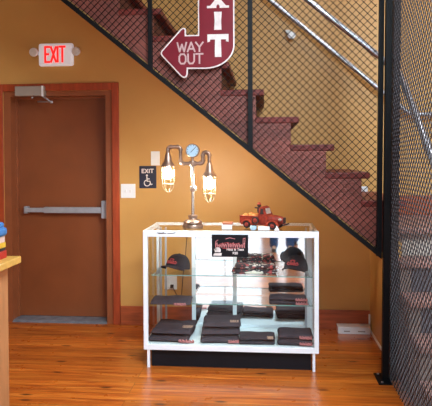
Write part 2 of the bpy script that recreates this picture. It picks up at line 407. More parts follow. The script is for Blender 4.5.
# ------------------------------------------------------------------ wall plates
pl = thing('light_switch', 'white light switch plate on ochre wall right of the door casing', 'light switch', (-.344, WY, 1.184))
MB().box((-.065, -.007, -.062), (.065, 0, .062), .003).build('plate', M['white'], pl)
for x in (-.022, .022): MB().box((x - .006, -.016, -.012), (x + .006, -.006, .012), .002).build('toggle', M['offwhite'], pl)
pl = thing('exit_plaque', 'dark navy EXIT plaque with white wheelchair symbol on ochre wall', 'sign', (-.167, WY, 1.306))
MB().box((-.076, -.006, -.098), (.076, 0, .098), .002).build('board', M['navy'], pl)
ls = []
for ch, x, wd in (('E', -.051, .02), ('X', -.022, .024), ('I', .010, .008), ('T', .024, .026)): ls += glyph(ch, x, .038, wd, .031)
MB().strokes(ls, .008, -.008, -.005).build('letters', M['signwhite'], pl)
arc = [(-.006 + .026 * math.cos(a), -.052 + .026 * math.sin(a)) for a in [math.radians(t) for t in range(110, 345, 18)]]
MB().strokes([arc, [(-.008, .002), (-.006, -.036), (.018, -.036), (.028, -.066), (.038, -.062)], [(-.006, -.016), (.014, -.016)]], .008, -.008, -.005).lathe([(.009, -.005), (.009, -.008)], (-.008, 0, .014), 12, 'y').build('wheelchair_symbol', M['signwhite'], pl)
tag(MB().box((-.139, WY - .006, 1.408), (-.06, WY, 1.532), .003).build('blank_plate', M['white'], None, (-.1, WY, 1.47)), 'blank white cover plate just above the navy plaque, left of lamp', 'wall plate')
pl = thing('wall_outlet', 'white outlet plate low on the wall seen through display case left', 'outlet', (.03, WY, .379))
MB().box((-.055, -.007, -.06), (.055, 0, .06), .003).build('plate', M['white'], pl)
for x in (-.024,): MB().box((x - .014, -.012, -.045), (x + .014, -.006, .045), .003).build('socket', M['offwhite'], pl)

# ------------------------------------------------------------------ staircase
st = thing('staircase', 'dark red stained L-shaped staircase rising behind the black wire mesh', 'staircase', (1.742, .5, 0))
off = st.location
TD = .30
for k in range(0, 13):
    x, z = nose(k)
    if x < SX0 + .2: break
    MB().box((x - TD, -.0, z - .044), (x, WY - .002, z), .007).build('tread', M['tread'], st, off)
    MB().box((x - .078, .03, z - .189), (x - .058, WY - .003, z - .044)).build('riser', M['riser'], st, off)
s = MB(); kmax = 11
for k in range(0, kmax):
    x0 = nose(k + 1)[0] - .056; x1 = min(nose(k)[0] - .056, SX1 + .0) if k else SX1
    zt = nose(k)[1] - .044
    if x0 < SX0: break
    s.hexa([(x0, .004, zbar(x0) + .032), (x1, .004, zbar(x1) + .032), (x1, .004, zt), (x0, .004, zt)], [(x0, .03, zbar(x0) + .032), (x1, .03, zbar(x1) + .032), (x1, .03, zt), (x0, .03, zt)])
s.build('stringer', M['string'], st, off)
# landing and lower flight
LXL, LXR = 1.728, 2.735
low = [(.10, .985), (-.135, .788), (-.37, .591), (-.605, .394), (-.84, .197)]
MB().box((1.745, .06, .95), (LXR, WY - .002, .985), .005).build('landing', M['lowtread'], st, off)
for i, (y, z) in enumerate(low[1:]):
    MB().box((LXL, y, z - .036), (LXR, y + .262, z), .006).build('tread', M['lowtread'], st, off)
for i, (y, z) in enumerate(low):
    MB().box((1.805, y + .028, z - .197 if i < 4 else 0), (LXR, y + .046, z - .036)).build('riser', M['lowriser'] if i else M['litriser'], st, off)
s = MB()
for i, (y, z) in enumerate(low):
    y1 = low[i - 1][0] + .026 if i else .05
    if i == 0: continue
    s.box((1.735, y + .026, 0), (1.805, y1, z - .036))
s.box((1.78, .126, 0), (1.805, WY - .003, .949)).box((1.745, .06, .905), (1.779, .125, .949))
s.build('stringer', M['lowstring'], st, off)
MB().lathe([(.010, 0), (.012, -.02), (.02, -.028), (.022, -.04), (.014, -.05), (0, -.052)], (1.83, -.577, .505), 16, 'y').build('steel_knob', M['galv'], st, off, 40)

# ------------------------------------------------------------------ handrails
def zr_w(x): return 2.046 - (x - 1.793) * .845
hr = thing('wall_handrail', 'galvanised pipe handrail fixed to the far wall, levelling out over the landing', 'handrail', (1.3, WY - .08, 2.4))
off = hr.location
pts = [(x, WY - .08, zr_w(x)) for x in (.0, .6, 1.2, 1.8, 2.02)] + [(2.06, WY - .08, 1.828), (2.11, WY - .08, 1.822), (2.70, WY - .08, 1.822)]
MB().tube(pts, .021, 12).build('rail', M['galv'], hr, off, 50)
for x in (.35, 2.35):
    z = zr_w(x) if x < 2.05 else 1.822
    MB().tube([(x, WY - .08, z - .018), (x, WY - .08, z - .05), (x, WY - .01, z - .075)], .008, 8).lathe([(.03, 0), (.03, -.008)], (x, WY, z - .075), 14, 'y').build('bracket', M['galv'], hr, off, 50)
hr = thing('stair_handrail', 'galvanised pipe handrail just inside the mesh, turning down the lower flight', 'handrail', (1.7, .1, 2.0))
off = hr.location
def zr_i(x): return 2.174 - (x - 1.634) * .825
pts = [(x, .1, zr_i(x)) for x in (.3, .9, 1.3, 1.66)] + [(1.72, .095, 2.09), (1.75, .05, 2.06), (1.765, -.06, 1.972)] + [(1.765, y, 1.972 + (y + .06) * .80) for y in (-.5, -1.0, -1.35)]
MB().tube(pts, .021, 12).build('rail', M['galv'], hr, off, 50)
MB().tube([(1.765, -1.3, .0), (1.765, -1.3, .97)], .019, 10).lathe([(.04, 0), (.04, .01)], (1.765, -1.3, 0), 14).build('post', M['galv'], hr, off, 50)
fx = thing('wall_spotlight', 'small white twin lamp fixture on stairwell wall below the handrail', 'light fixture', (1.075, WY, 2.54))
MB().box((-.042, -.035, -.014), (-.004, 0, .016), .006).build('body', M['offwhite'], fx)
MB().lathe([(.022, 0), (.034, -.05), (.028, -.056), (0, -.057)], (.008, -.01, -.036), 14, 'y').build('lamp_head', M['white'], fx, smooth=40)
tag(MB().box((1.655, WY - .03, 1.172), (1.72, WY, 1.225), .006).build('step_light', M['white'], None, (1.69, WY, 1.2)), 'small white step light on far wall just right of lowest visible tread end', 'light fixture')

# ------------------------------------------------------------------ black mesh screen beside the stairs
def clip(p0, p1, poly):
    """clip the segment to a convex polygon (counter-clockwise)"""
    t0, t1 = 0., 1.; d = (p1[0] - p0[0], p1[1] - p0[1])
    for (ax, az), (bx, bz) in zip(poly, poly[1:] + poly[:1]):
        nx, nz = -(bz - az), bx - ax
        num = nx * (p0[0] - ax) + nz * (p0[1] - az); den = nx * d[0] + nz * d[1]
        if abs(den) < 1e-9:
            if num < 0: return None
            continue
        t = -num / den
        if den > 0: t0 = max(t0, t)
        else: t1 = min(t1, t)
    if t1 - t0 < 1e-4: return None
    return (p0[0] + d[0] * t0, p0[1] + d[1] * t0), (p0[0] + d[0] * t1, p0[1] + d[1] * t1)
def mesh_sheet(poly, pitch, f, r=.0021):
    """diamond wire mesh: f maps (u, v, depth) to a point"""
    m = MB(); us = [p[0] for p in poly]; vs = [p[1] for p in poly]
    lo, hi = min(us) - (max(vs) - min(vs)) - 1, max(us) + (max(vs) - min(vs)) + 1
    v0, v1 = min(vs), max(vs)
    for fam in (1, -1):
        n = int((hi - lo) / pitch)
        for i in range(n + 1):
            u = (math.floor(lo / pitch) + i) * pitch - fam * v0
            seg = clip((u, v0), (u + fam * (v1 - v0), v1), poly) if fam == 1 else clip((u, v0), (u - (v1 - v0), v1), poly)
            if not seg: continue
            (ua, va), (ub, vb) = seg
            du, dv = ub - ua, vb - va; L = math.hypot(du, dv)
            if L < .006: continue
            nu, nv = -dv / L * r, du / L * r; dd = .0022 * fam
            m.hexa([f(ua + nu, va + nv, dd - r), f(ua + nu, va + nv, dd + r), f(ua - nu, va - nv, dd + r), f(ua - nu, va - nv, dd - r)],
                   [f(ub + nu, vb + nv, dd - r), f(ub + nu, vb + nv, dd + r), f(ub - nu, vb - nv, dd + r), f(ub - nu, vb - nv, dd - r)])
    return m
ZT = 3.05
sc = thing('mesh_screen', 'black framed diamond wire mesh screen following the slope of the stairs', 'mesh screen', (1.6, -.02, .8))
off = sc.location
def bar(xa, xb):
    h = .021
    return [(xa, zbar(xa) - h), (xb, zbar(xb) - h), (xb, zbar(xb) + h), (xa, zbar(xa) + h)]
MB().prism(bar(-1.0, 1.632), -.036, -.004).build('bottom_rail', M['black'], sc, off)
ups = [(-.64, -.61), (.052, .080), (.740, .772), (1.600, 1.632)]
for a, b in ups:
    le = .022 if a > 1.5 else 0
    MB().prism([(a, zbar(b)), (b, zbar(b)), (b + le, ZT), (a + le, ZT)], -.034, -.004).build('upright', M['black'], sc, off)
MB().box((-1.0, -.036, ZT), (1.632, -.004, ZT + .03)).build('top_rail', M['black'], sc, off)
for (a, b) in ((-.61, .052), (.080, .740), (.772, 1.600)):
    poly = [(a, zbar(a) + .015), (b, zbar(b) + .015), (b, ZT), (a, ZT)]
    mesh_sheet(poly, .0505, lambda u, v, d: (u, -.02 + d, v)).build('wire_mesh', M['wire'], sc, off)

# right-hand mesh guard running towards the viewer beside the lower flight
gd = thing('mesh_guard', 'black post and tall wire mesh guard beside the lower stair flight at right', 'mesh guard', (1.64, -.09, 0))
off = gd.location
MB().prism([(1.622, .008), (1.662, .008), (1.690, ZT + .03), (1.650, ZT + .03)], -.112, -.072).build('post', M['black'], gd, off)
fp = MB().box((1.585, -.185, 0), (1.672, .0, .009), .002).build('foot_plate', M['black'], gd, off)
for y in (-.165, -.025):
    x = MB().lathe([(.008, .009), (.008, .015), (0, .017)], (1.61, y, 0), 8).build('bolt', M['galv'], fp); x.data.transform(Matrix.Translation(-off))
MB().prism([(1.675, 0), (1.716, 0), (1.746, ZT + .03), (1.705, ZT + .03)], -.105, -.04).build('inner_post', M['black'], gd, off)
MB().box((1.650, -2.0, ZT), (1.68, -.112, ZT + .03)).build('top_rail', M['black'], gd, off)
MB().box((1.645, -2.03, 0), (1.685, -1.99, ZT + .03), .003).build('post', M['black'], gd, off)
poly = [(-1.99, .01), (-.10, .01), (-.10, ZT), (-1.99, ZT)]
mesh_sheet(poly, .0505, lambda u, v, d: (1.668 + d + .0092 * v * max(0, 1 - (-u - .1) / 1.9), u, v)).build('wire_mesh', M['guardwire'], gd, off)

# ------------------------------------------------------------------ big red arrow sign on the mesh
ar = thing('arrow_sign', 'deep red arrow sign reading EXIT WAY OUT hung on the mesh', 'sign', (.40, -.05, 2.2))
off = ar.location
R1, L1 = .652, .404; ZTOP = 2.78
crv = []
for i in range(0, 11):                      # the big lower-right curve
    a = PI / 2 * i / 10
    crv.append((.452 + .2 * math.cos(a), 2.235 - .155 * math.sin(a)))
out = [(L1, ZTOP), (R1, ZTOP)] + crv + [(.333, 2.082), (.331, 2.044), (.322, 2.026), (.305, 2.020), (.288, 2.028), (.15, 2.176), (.146, 2.191), (.15, 2.206), (.286, 2.354), (.303, 2.362), (.317, 2.356), (.321, 2.345), (.321, 2.311), (L1, 2.311)]
def inset(poly, d):
    res = []; n = len(poly)
    for i in range(n):
        p0, p1, p2 = Vector(poly[i - 1]), Vector(poly[i]), Vector(poly[(i + 1) % n])
        a = (p1 - p0).normalized(); b = (p2 - p1).normalized()
        na, nb = Vector((a.y, -a.x)), Vector((b.y, -b.x))
        m = (na + nb); m = m / max(m.length_squared / 2, .4)
        res.append(tuple(p1 + m * d))
    return res
inn = inset(out, .009)
def fill_plate(poly, y0, y1):
    m = MB(); a = [m.bm.verts.new((u, y0, v)) for u, v in poly]; b = [m.bm.verts.new((u, y1, v)) for u, v in poly]
    n = len(poly)
    fa = m.bm.faces.new(a); fb = m.bm.faces.new(b[::-1])
    for i in range(n): m.bm.faces.new((a[i], b[i], b[(i + 1) % n], a[(i + 1) % n]))
    bmesh.ops.triangulate(m.bm, faces=[fa, fb], ngon_method='EAR_CLIP')
    return m
fill_plate(out, -.058, -.046).build('border', M['signwhite'], ar, off)
fill_plate(inn, -.061, -.057).build('face', M['signred'], ar, off)
l = MB(); y0, y1 = -.0635, -.0605
def letter(polys):
    for i_, p in enumerate(polys): l.prism(p, y0 - .0003 * i_, y1)
# E (mostly above the picture), X, I, T in slab letters
letter([[(.478, 2.61), (.515, 2.61), (.515, 2.75), (.478, 2.75)], [(.515, 2.61), (.60, 2.61), (.60, 2.637), (.515, 2.637)], [(.515, 2.723), (.60, 2.723), (.60, 2.75), (.515, 2.75)], [(.515, 2.668), (.575, 2.668), (.575, 2.692), (.515, 2.692)]])
letter([[(.476, 2.490), (.520, 2.490), (.606, 2.592), (.562, 2.592)], [(.562, 2.490), (.606, 2.490), (.520, 2.592), (.476, 2.592)],
        [(.466, 2.488), (.530, 2.488), (.530, 2.503), (.466, 2.503)], [(.552, 2.488), (.616, 2.488), (.616, 2.503), (.552, 2.503)], [(.466, 2.580), (.530, 2.580), (.530, 2.594), (.466, 2.594)], [(.552, 2.580), (.616, 2.580), (.616, 2.594), (.552, 2.594)]])
letter([[(.514, 2.341), (.564, 2.341), (.562, 2.400), (.566, 2.462), (.514, 2.462), (.518, 2.400)]])
letter([[(.468, 2.276), (.612, 2.276), (.612, 2.311), (.468, 2.311)], [(.468, 2.258), (.486, 2.263), (.486, 2.276), (.468, 2.276)], [(.594, 2.263), (.612, 2.258), (.612, 2.276), (.594, 2.276)],
        [(.518, 2.158), (.563, 2.158), (.560, 2.276), (.520, 2.276)]])
l.build('large_letters', M['signwhite'], ar, off)
def thin(ch, x, z, w, h):
    L = {'W': [[(0, h), (w * .25, 0), (w * .5, h * .8), (w * .75, 0), (w, h)]], 'A': [[(0, 0), (w / 2, h), (w, 0)], [(w * .2, h * .3), (w * .8, h * .3)]],
         'Y': [[(0, h), (w / 2, h * .48), (w, h)], [(w / 2, 0), (w / 2, h * .48)]], 'U': [[(0, h), (0, h * .25), (w * .25, 0), (w * .75, 0), (w, h * .25), (w, h)]],
         'O': [[(w * .25, 0), (w * .75, 0), (w, h * .25), (w, h * .75), (w * .75, h), (w * .25, h), (0, h * .75), (0, h * .25), (w * .25, 0)]], 'T': [[(0, h), (w, h)], [(w / 2, 0), (w / 2, h)]]}[ch]
    return [[(x + a, z + b) for a, b in p] for p in L]
ls = thin('W', .262, 2.198, .062, .062) + thin('A', .332, 2.198, .05, .062) + thin('Y', .388, 2.198, .05, .062) + thin('O', .275, 2.117, .044, .064) + thin('U', .335, 2.117, .042, .064) + thin('T', .389, 2.117, .048, .064)
MB().strokes(ls, .0108, y0, y1).build('small_letters', M['signpink'], ar, off)
for x, z in ((.53, 2.77), (.24, 2.19)): pass

# ------------------------------------------------------------------ glass display case
CW, CD, CH = 1.219, .508, .965
dc = thing('display_case', 'white framed glass display case with mirrored back on black plinth', 'display case', (CW / 2, CD / 2, 0))
off = dc.location
f = MB(); P = .030
for x in (0, CW - P):
    f.box((x, 0, .126), (x + P, P, CH), .002)
f.box((P, 0, CH - .042), (CW - P, P, CH), .002).box((P, 0, .126), (CW - P, P, .164), .002)
f.box((0, P, CH - .03), (.022, CD, CH)).box((CW - .022, P, CH - .03), (CW, CD, CH)).box((.022, CD - .02, CH - .02), (CW - .022, CD, CH))
f.box((0, P, .126), (.022, CD, .16)).box((CW - .022, P, .126), (CW, CD, .16)).box((.022, CD - .02, .126), (CW - .022, CD, .15))
for x in (0, CW - .022): f.box((x, CD - .022, .16), (x + .022, CD, CH - .03))
f.build('frame', M['frame'], dc, off)
for x in (.024, CW - .042):
    for y in (.006, CD - .03): MB().box((x, y, 0), (x + .018, y + .018, .126)).build('leg', M['frame'], dc, off)
MB().box((.05, .035, 0), (CW - .05, CD - .03, .122)).build('plinth', M['toe'], dc, off)
MB().box((.022, P, .140), (CW - .022, CD - .022, .1595)).build('deck', M['deck'], dc, off)
g = MB(); 
g.box((P, .010, .164), (CW - P, .015, CH - .042)).build('front_pane', M['glass'], dc, off)
MB().box((.006, P, .16), (.011, CD - .022, CH - .03)).build('side_pane', M['glass'], dc, off)
MB().box((CW - .011, P, .16), (CW - .006, CD - .022, CH - .03)).build('side_pane', M['glass'], dc, off)
MB().box((.004, .004, CH + .0005), (CW - .004, CD - .004, CH + .0055)).build('top_pane', M['glass'], dc, off)
# mirrored sliding doors pushed to the right
for x0, x1, y in ((.282, .91, .478), (.604, CW - .024, .462)):
    mr = MB().box((x0 + .02, y, .175), (x1 - .02, y + .004, .875)).build('mirror_door', M['mirror'], dc, off)
    fr = MB().box((x0, y - .006, .16), (x0 + .030, y + .008, .885)).box((x1 - .034, y - .006, .16), (x1, y + .008, .885)).box((x0 + .03, y - .006, .16), (x1 - .034, y + .008, .18)).box((x0 + .03, y - .006, .872), (x1 - .034, y + .008, .885)).build('door_frame', M['frame'], mr)
    fr.data.transform(Matrix.Translation(-off))
# rails with slotted holes holding the shelves
for x in (.035, .074, CW - .06):
    MB().box((x, CD - .06, .16), (x + .014, CD - .05, CH - .03)).build('shelf_standard', M['alu'], dc, off)
SH = ((.62, .17), (.405, .20))
for z, yf in SH:
    sh = MB().box((.024, yf + .002, z - .006), (CW - .024, .44, z)).build('glass_shelf', M['shelfglass'], dc, off)
    x = MB().box((.024, yf, z - .006), (CW - .024, yf + .002, z)).build('shelf_edge', M['glassedge'], sh); x.data.transform(Matrix.Translation(-off))
    for xx in (.03, CW - .05):
        x = MB().prism([(yf + .02, z - .007), (.45, z - .007), (.45, z - .045)], xx, xx + .006, 'x').build('shelf_bracket', M['alu'], sh); x.data.transform(Matrix.Translation(-off))
# small dark scuffs on the top rail at left
m = MB(); m.strokes([[(.10, .951), (.135, .950), (.15, .953)], [(.112, .947), (.165, .9475)], [(.175, .947), (.215, .949), (.23, .953)]], .004, -.0008, .002)
m.build('scuff_mark', M['darkbox'], dc, off)

# ------------------------------------------------------------------ price sign on the case front
ps = thing('price_sign', 'black sign with pink lettering fixed at top of display case front', 'sign', (.612, -.002, .866))
MB().box((-.126, -.006, -.077), (.126, 0, .077), .002).build('board', M['signblack'], ps)
# unreadable pink script arched across the top
ls = []
xs = [-.098 + .0125 * i for i in range(16)]
for i, x in enumerate(xs):
    h = .03 + .018 * math.cos((x + .0) / .1 * PI / 2 * .9) if 0 < i < 15 else .045
    b = -.012
    ls.append([(x, b), (x + .003, b + h * .55), (x + .009, b + h * (.35 if i % 3 else .75)), (x + .0125, b)])
ls.append([(-.1, -.012), (-.098, .03), (-.083, .04)]); ls.append([(.088, -.014), (.092, .05), (.105, .055), (.1, -.01)])
MB().strokes([[(-.03, .048), (0, .056), (.035, .048)]], .0032, -.0085, -.0055).build('script_arch', M['pink'], ps)
MB().strokes(ls, .0032, -.0085, -.0055).build('script_lettering', M['pink'], ps)
MB().strokes([[(-.07, .012), (-.02, .022), (.03, .014), (.07, .02)], [(-.05, -.018), (.06, -.018)]], .0025, -.0088, -.0055).build('script_underline', M['capred'], ps)
wm = MB()
wm.lathe([(.022, -.0055), (.022, -.0085)], (-.085, 0, -.032), 14, 'y')
wm.prism([(-.116, -.068), (-.06, -.068), (-.056, -.052), (-.07, -.048), (-.10, -.050), (-.112, -.056)], -.0085, -.0055)
wm.prism([(-.112, -.028), (-.098, -.014), (-.09, -.02), (-.1, -.034)], -.0085, -.0055)
wm.build('white_emblem', M['signwhite'], ps)
MB().strokes([[(-.098, -.047), (-.085, -.045), (-.07, -.047)]], .006, -.0092, -.008).build('emblem_smile', M['signblack'], ps)  # dark smile drawn across the emblem
text_mesh('price_lettering', 'Hats & Tees', .024, M['signwhite'], ps, (.036, -.007, -.032), .0012, bold=.0006)
text_mesh('price_lettering', '$20', .024, M['signwhite'], ps, (.036, -.007, -.058), .0012, bold=.0006)

# ------------------------------------------------------------------ caps
def make_cap(label, loc, rz, back=.0):
    c = thing('baseball_cap', label, 'cap', loc, rz, 'caps on the upper glass shelf'); c.rotation_euler.x = math.radians(-13)
    m = MB(); n, rr = 28, 10
    rings = []
    for j in range(rr + 1):
        t = j / rr * PI / 2; r = math.cos(t) ** .72; z = .012 + .108 * math.sin(t) ** .95
        ring = []
        for k in range(n):
            a = 2 * PI * k / n
            x = .088 * r * math.cos(a); y = .1 * r * math.sin(a)
            if j == 0: x *= 1.0
            ring.append(m.bm.verts.new((x, y, z + .004 * math.sin(3 * a) * (1 - j / rr))))
        rings.append(ring)
    for a, b in zip(rings, rings[1:]):
        for k in range(n): m.bm.faces.new((a[k], a[(k + 1) % n], b[(k + 1) % n], b[k]))
    m.bm.faces.new(rings[-1])
    m.build('crown', M['cap'], c, smooth=60)
    m = MB(); na, nr = 18, 4                       # arched brim, front = -y
    top = []; bot = []
    for i in range(na + 1):
        a = math.radians(200 + 140 * i / na)
        rt, rb = [], []
        for j in range(nr + 1):
            q = j / nr
            x = math.cos(a) * (.086 + .004 * q); y = math.sin(a) * .095 - .085 * q * max(0, math.sin((i / na) * PI)) ** .6
            z = .03 - .26 * (abs(x) / .09) ** 2 * .085 - .012 * q
            rt.append(m.bm.verts.new((x, y, z + .003))); rb.append(m.bm.verts.new((x, y, z - .001)))
        top.append(rt); bot.append(rb)
    for i in range(na):
        for j in range(nr):
            m.bm.faces.new((top[i][j], top[i + 1][j], top[i + 1][j + 1], top[i][j + 1])); m.bm.faces.new((bot[i][j], bot[i][j + 1], bot[i + 1][j + 1], bot[i + 1][j]))
        m.bm.faces.new((top[i][nr], top[i + 1][nr], bot[i + 1][nr], bot[i][nr])); m.bm.faces.new((top[i][0], bot[i][0], bot[i + 1][0], top[i + 1][0]))
    for i in (0, na):
        for j in range(nr): m.bm.faces.new((top[i][j], top[i][j + 1], bot[i][j + 1], bot[i][j]))
    m.build('brim', M['cap'], c, smooth=60)
    MB().lathe([(.009, 0), (.008, .004), (0, .006)], (0, 0, .119), 10).build('button', M['cap'], c, smooth=60)
    lg = MB(); 
    def onc(u, v):      # a point just outside the crown front
        t = math.asin(min(1, max(0, ((v - .012) / .108)) ** (1 / .95))); r = math.cos(t) ** .72
        a = -PI / 2 + u / .095
        return Vector((.0905 * r * math.cos(a), .1025 * r * math.sin(a), v))
    for ln in ([(-.048, .048), (-.038, .062), (-.026, .052), (-.014, .068), (0, .056), (.014, .068), (.026, .052), (.038, .062), (.048, .048)],
               [(-.042, .044), (0, .046), (.042, .044)], [(-.022, .074), (0, .078), (.022, .074)], [(-.03, .056), (0, .052), (.03, .056)]):
        lg.tube([onc(u, v) for u, v in ln], .0042, 5)
    lg.build('embroidered_logo', M['capred'], c)
    return c
make_cap('black cap with red logo at left end of upper glass shelf', (.200, .28, .634), math.radians(-26))
make_cap('black cap with red logo at right end of upper glass shelf', (1.078, .28, .634), math.radians(-20))

# ------------------------------------------------------------------ folded shirts
def folded(name, w, d, h, seed, mat, parent, droop=0., wob=.011):
    """soft folded garment: rounded slab with wavy top and front fold layers"""
    m = MB(); nx, ny = 26, 14
    def P(i, j, top):
        u, v = i / nx, j / ny
        x = (u - .5) * w; y = (v - .5) * d
        e = min(u, 1 - u) * w; e2 = min(v, 1 - v) * d
        rr = h * .5
        k = min(1, e / rr); k2 = min(1, e2 / rr)
        prof = math.sqrt(max(0, 1 - (1 - k) ** 2)) * math.sqrt(max(0, 1 - (1 - k2) ** 2))
        nzv = noise.noise(Vector((x * 9 + seed * 3.1, y * 9, seed))) * wob
        cut = noise.noise(Vector((x * 6 + seed, seed * 2.7, v * 1.5))) * .010
        y2 = y + cut
        if top: z = h * .5 + h * .5 * prof + nzv * prof
        else: z = h * .5 - h * .5 * prof
        if droop and v < .3: z -= droop * (1 - v / .3) ** 1.5
        return (x + noise.noise(Vector((seed, y * 8, 4))) * .006, y2, z)
    T = [[m.bm.verts.new(P(i, j, True)) for j in range(ny + 1)] for i in range(nx + 1)]
    B = [[T[i][j] if i in (0, nx) or j in (0, ny) else m.bm.verts.new(P(i, j, False)) for j in range(ny + 1)] for i in range(nx + 1)]
    for i in range(nx):
        for j in range(ny):
            m.bm.faces.new((T[i][j], T[i + 1][j], T[i + 1][j + 1], T[i][j + 1]))
            q = (B[i][j], B[i][j + 1], B[i + 1][j + 1], B[i + 1][j])
            if len(set(q)) == 4:
                try: m.bm.faces.new(q)
                except ValueError: pass
    return m.build(name, mat, parent, smooth=80)

def shirt(label, loc, w, d, h, seed, rz=0, logo=None, group='folded charcoal shirts in the display case', mat='shirt', droop=0., tanlogo=None):
    s = thing('folded_shirt', label, 'shirt', loc, rz, group)
    folded('body', w, d, h, seed, M['shirt'], s, droop)
    if logo is not None:
        m = MB(); x0, wd = logo; zc = h * .55 - droop * .85
        ln = [(x0 + wd * i / 12, zc + .007 * math.sin(i * 2.4) + .002) for i in range(13)]
        ln2 = [(x0 + wd * i / 6, zc - .006 + .002 * math.sin(i * 3)) for i in range(7)]
        y = -d / 2 - .009
        m.strokes([ln, ln2], .0034, y - .002, y + .016)
        m.build('logo_print', M['pink'], s)
    if tanlogo:
        m = MB(); x0, y0, wd = tanlogo
        for r in range(3):
            m.tube([(x0 + wd * i / 10, y0 - .018 * r + .006 * math.sin(i * 2 + r), h + .002 + .003 * math.sin(i * 2.2)) for i in range(11)], .0035, 5)
        m.build('chest_print', M['tan'], s)
    return s
ZD = .1605
# lower glass shelf
shirt('charcoal shirt folded flat at left end of lower glass shelf', (.160, .262, .406), .30, .17, .022, 1, 0, (.03, .085), droop=.016)
shirt('lower of two charcoal shirts at right end of lower glass shelf', (1.02, .275, .4055), .275, .14, .023, 2, 0, (.055, .085))
shirt('upper of two charcoal shirts at right end of lower glass shelf', (1.018, .277, .432), .27, .135, .023, 3, 0, (.055, .085))
# case deck: four stacks
for i, (h, lb) in enumerate(((.032, 'bottom'), (.034, 'topmost'))):
    shirt(lb + ' charcoal shirt in the stack at far left of case floor', (.170 + .012 * i, .225 + .02 * i, ZD + .0365 * i), .296, .34 - .04 * i, h, 10 + i, math.radians(-3), (.08, .11) if i == 0 else None, tanlogo=(.07, -.02, .07) if i == 1 else None)
for i, (h, lb) in enumerate(((.034, 'bottom'), (.036, 'middle'), (.036, 'topmost'))):
    shirt(lb + ' charcoal shirt in the stack left of centre on case floor', (.522 + .006 * i, .225 + .022 * i, ZD + .0395 * i), .276, .34 - .045 * i, h, 20 + i, math.radians(4), (.06, .075) if i == 0 else None, tanlogo=(.06, -.05, .06) if i == 2 else None)
for i, (h, lb) in enumerate(((.022, 'lower'), (.024, 'upper'))):
    shirt(lb + ' charcoal shirt in the low stack right of centre on case floor', (.795, .125 + .008 * i, ZD + .026 * i), .255, .15, h, 30 + i, math.radians(2), None, tanlogo=(.07, -.06, .04) if i == 1 else None)
for i, (h, lb) in enumerate(((.037, 'lower'), (.037, 'upper'))):
    shirt(lb + ' charcoal shirt with pink print in far right stack on case floor', (1.065, .14 + .012 * i, ZD + .039 * i), .245, .19, h, 40 + i, math.radians(-2), (.03, .085))
# printed bandanas
for i, (x, w_, lb) in enumerate(((.775, .335, 'lower'), (.78, .30, 'upper'))):
    b = thing('folded_bandana', lb + ' dark printed bandana folded on upper glass shelf beside right cap', 'bandana', (x, .27, .6205 + .037 * i), 0, 'folded bandanas on upper shelf')
    folded('cloth', w_, .12, .035, 50 + i, M['bandana'], b, wob=.004)
    if i == 0:
        MB().ball((0, 0, 0), .5, (.14, .012, .022), 14, 8).build('cream_motif', M['bandwhite'], b).location = (.0, -.069, .016)

# ------------------------------------------------------------------ things on top of the case
TZ = CH + .0062
lp = thing('pipe_lamp', 'industrial pipe table lamp with pressure gauge and two lit caged bulbs', 'lamp', (.334, .16, TZ))
MB().lathe([(.074, 0), (.077, .010), (.072, .022), (.06, .026), (.068, .032), (.066, .044), (.05, .056), (.03, .062), (.028, .068), (.034, .072), (.034, .088), (.02, .092)], n=28).build('base', M['pipe'], lp, smooth=40)
st_ = MB().tube([(0, 0, .09), (0, 0, .452)], .0125, 14).build('stem', M['steel'], lp, smooth=50)
MB().lathe([(.018, .26), (.02, .268), (.02, .292), (.018, .30)], n=14).tube([(.0, -.02, .28), (.03, -.022, .282)], .006, 8).box((.022, -.03, .262), (.03, -.016, .302), .002).build('valve', M['steel'], lp, smooth=40)
zc = .462
MB().lathe([(.019, -.02), (.021, -.012), (.021, .012), (.019, .02)], (0, 0, zc), 14).tube([(-.026, 0, zc), (.026, 0, zc)], .018, 12).build('tee_fitting', M['pipe'], lp, smooth=40)
gz = .556
ga = MB().tube([(0, 0, zc + .018), (0, 0, gz - .042)], .009, 10).lathe([(.047, .016), (.05, .010), (.05, -.014), (.046, -.018), (.046, -.012), (.0, -.012)], (0, 0, gz), 28, 'y').build('gauge', M['pipe'], lp, smooth=40)
MB().lathe([(.044, -.0125), (.0, -.0128)], (0, 0, gz), 24, 'y').build('dial', M['gauge'], ga)
MB().strokes([[(-.012, gz - .012), (.02, gz + .02)]] + [[(.034 * math.cos(a), gz + .034 * math.sin(a)), (.039 * math.cos(a), gz + .039 * math.sin(a))] for a in [math.radians(-45 + 30 * i) for i in range(10)]], .004, -.0155, -.013).build('needle', M['darkbox'], ga)
def arm(pts, name='pipe_arm'):
    m = MB(); P2 = [Vector(p) for p in pts]; sm = []
    for i, p in enumerate(P2):
        if i in (0, len(P2) - 1): sm.append(p); continue
        a = (P2[i - 1] - p).normalized() * .016; b = (P2[i + 1] - p).normalized() * .016
        for t in (0, .25, .5, .75, 1): sm.append((1 - t) ** 2 * (p + a) + 2 * t * (1 - t) * p + t * t * (p + b))
    m.tube(sm, .0125, 12)
    for i, p in enumerate(P2[1:-1]):
        for q in (P2[i], P2[i + 2]):
            dd = (q - p).normalized(); m.tube([p + dd * .014, p + dd * .027], .0165, 12)
    return m.build(name, M['pipe'], lp, smooth=50)
arm([(-.02, 0, zc), (-.088, 0, zc), (-.088, 0, .583), (-.180, 0, .583), (-.180, 0, .53)])
arm([(.02, 0, zc), (.074, 0, zc), (.074, 0, .542), (.121, 0, .542), (.121, 0, .46)])
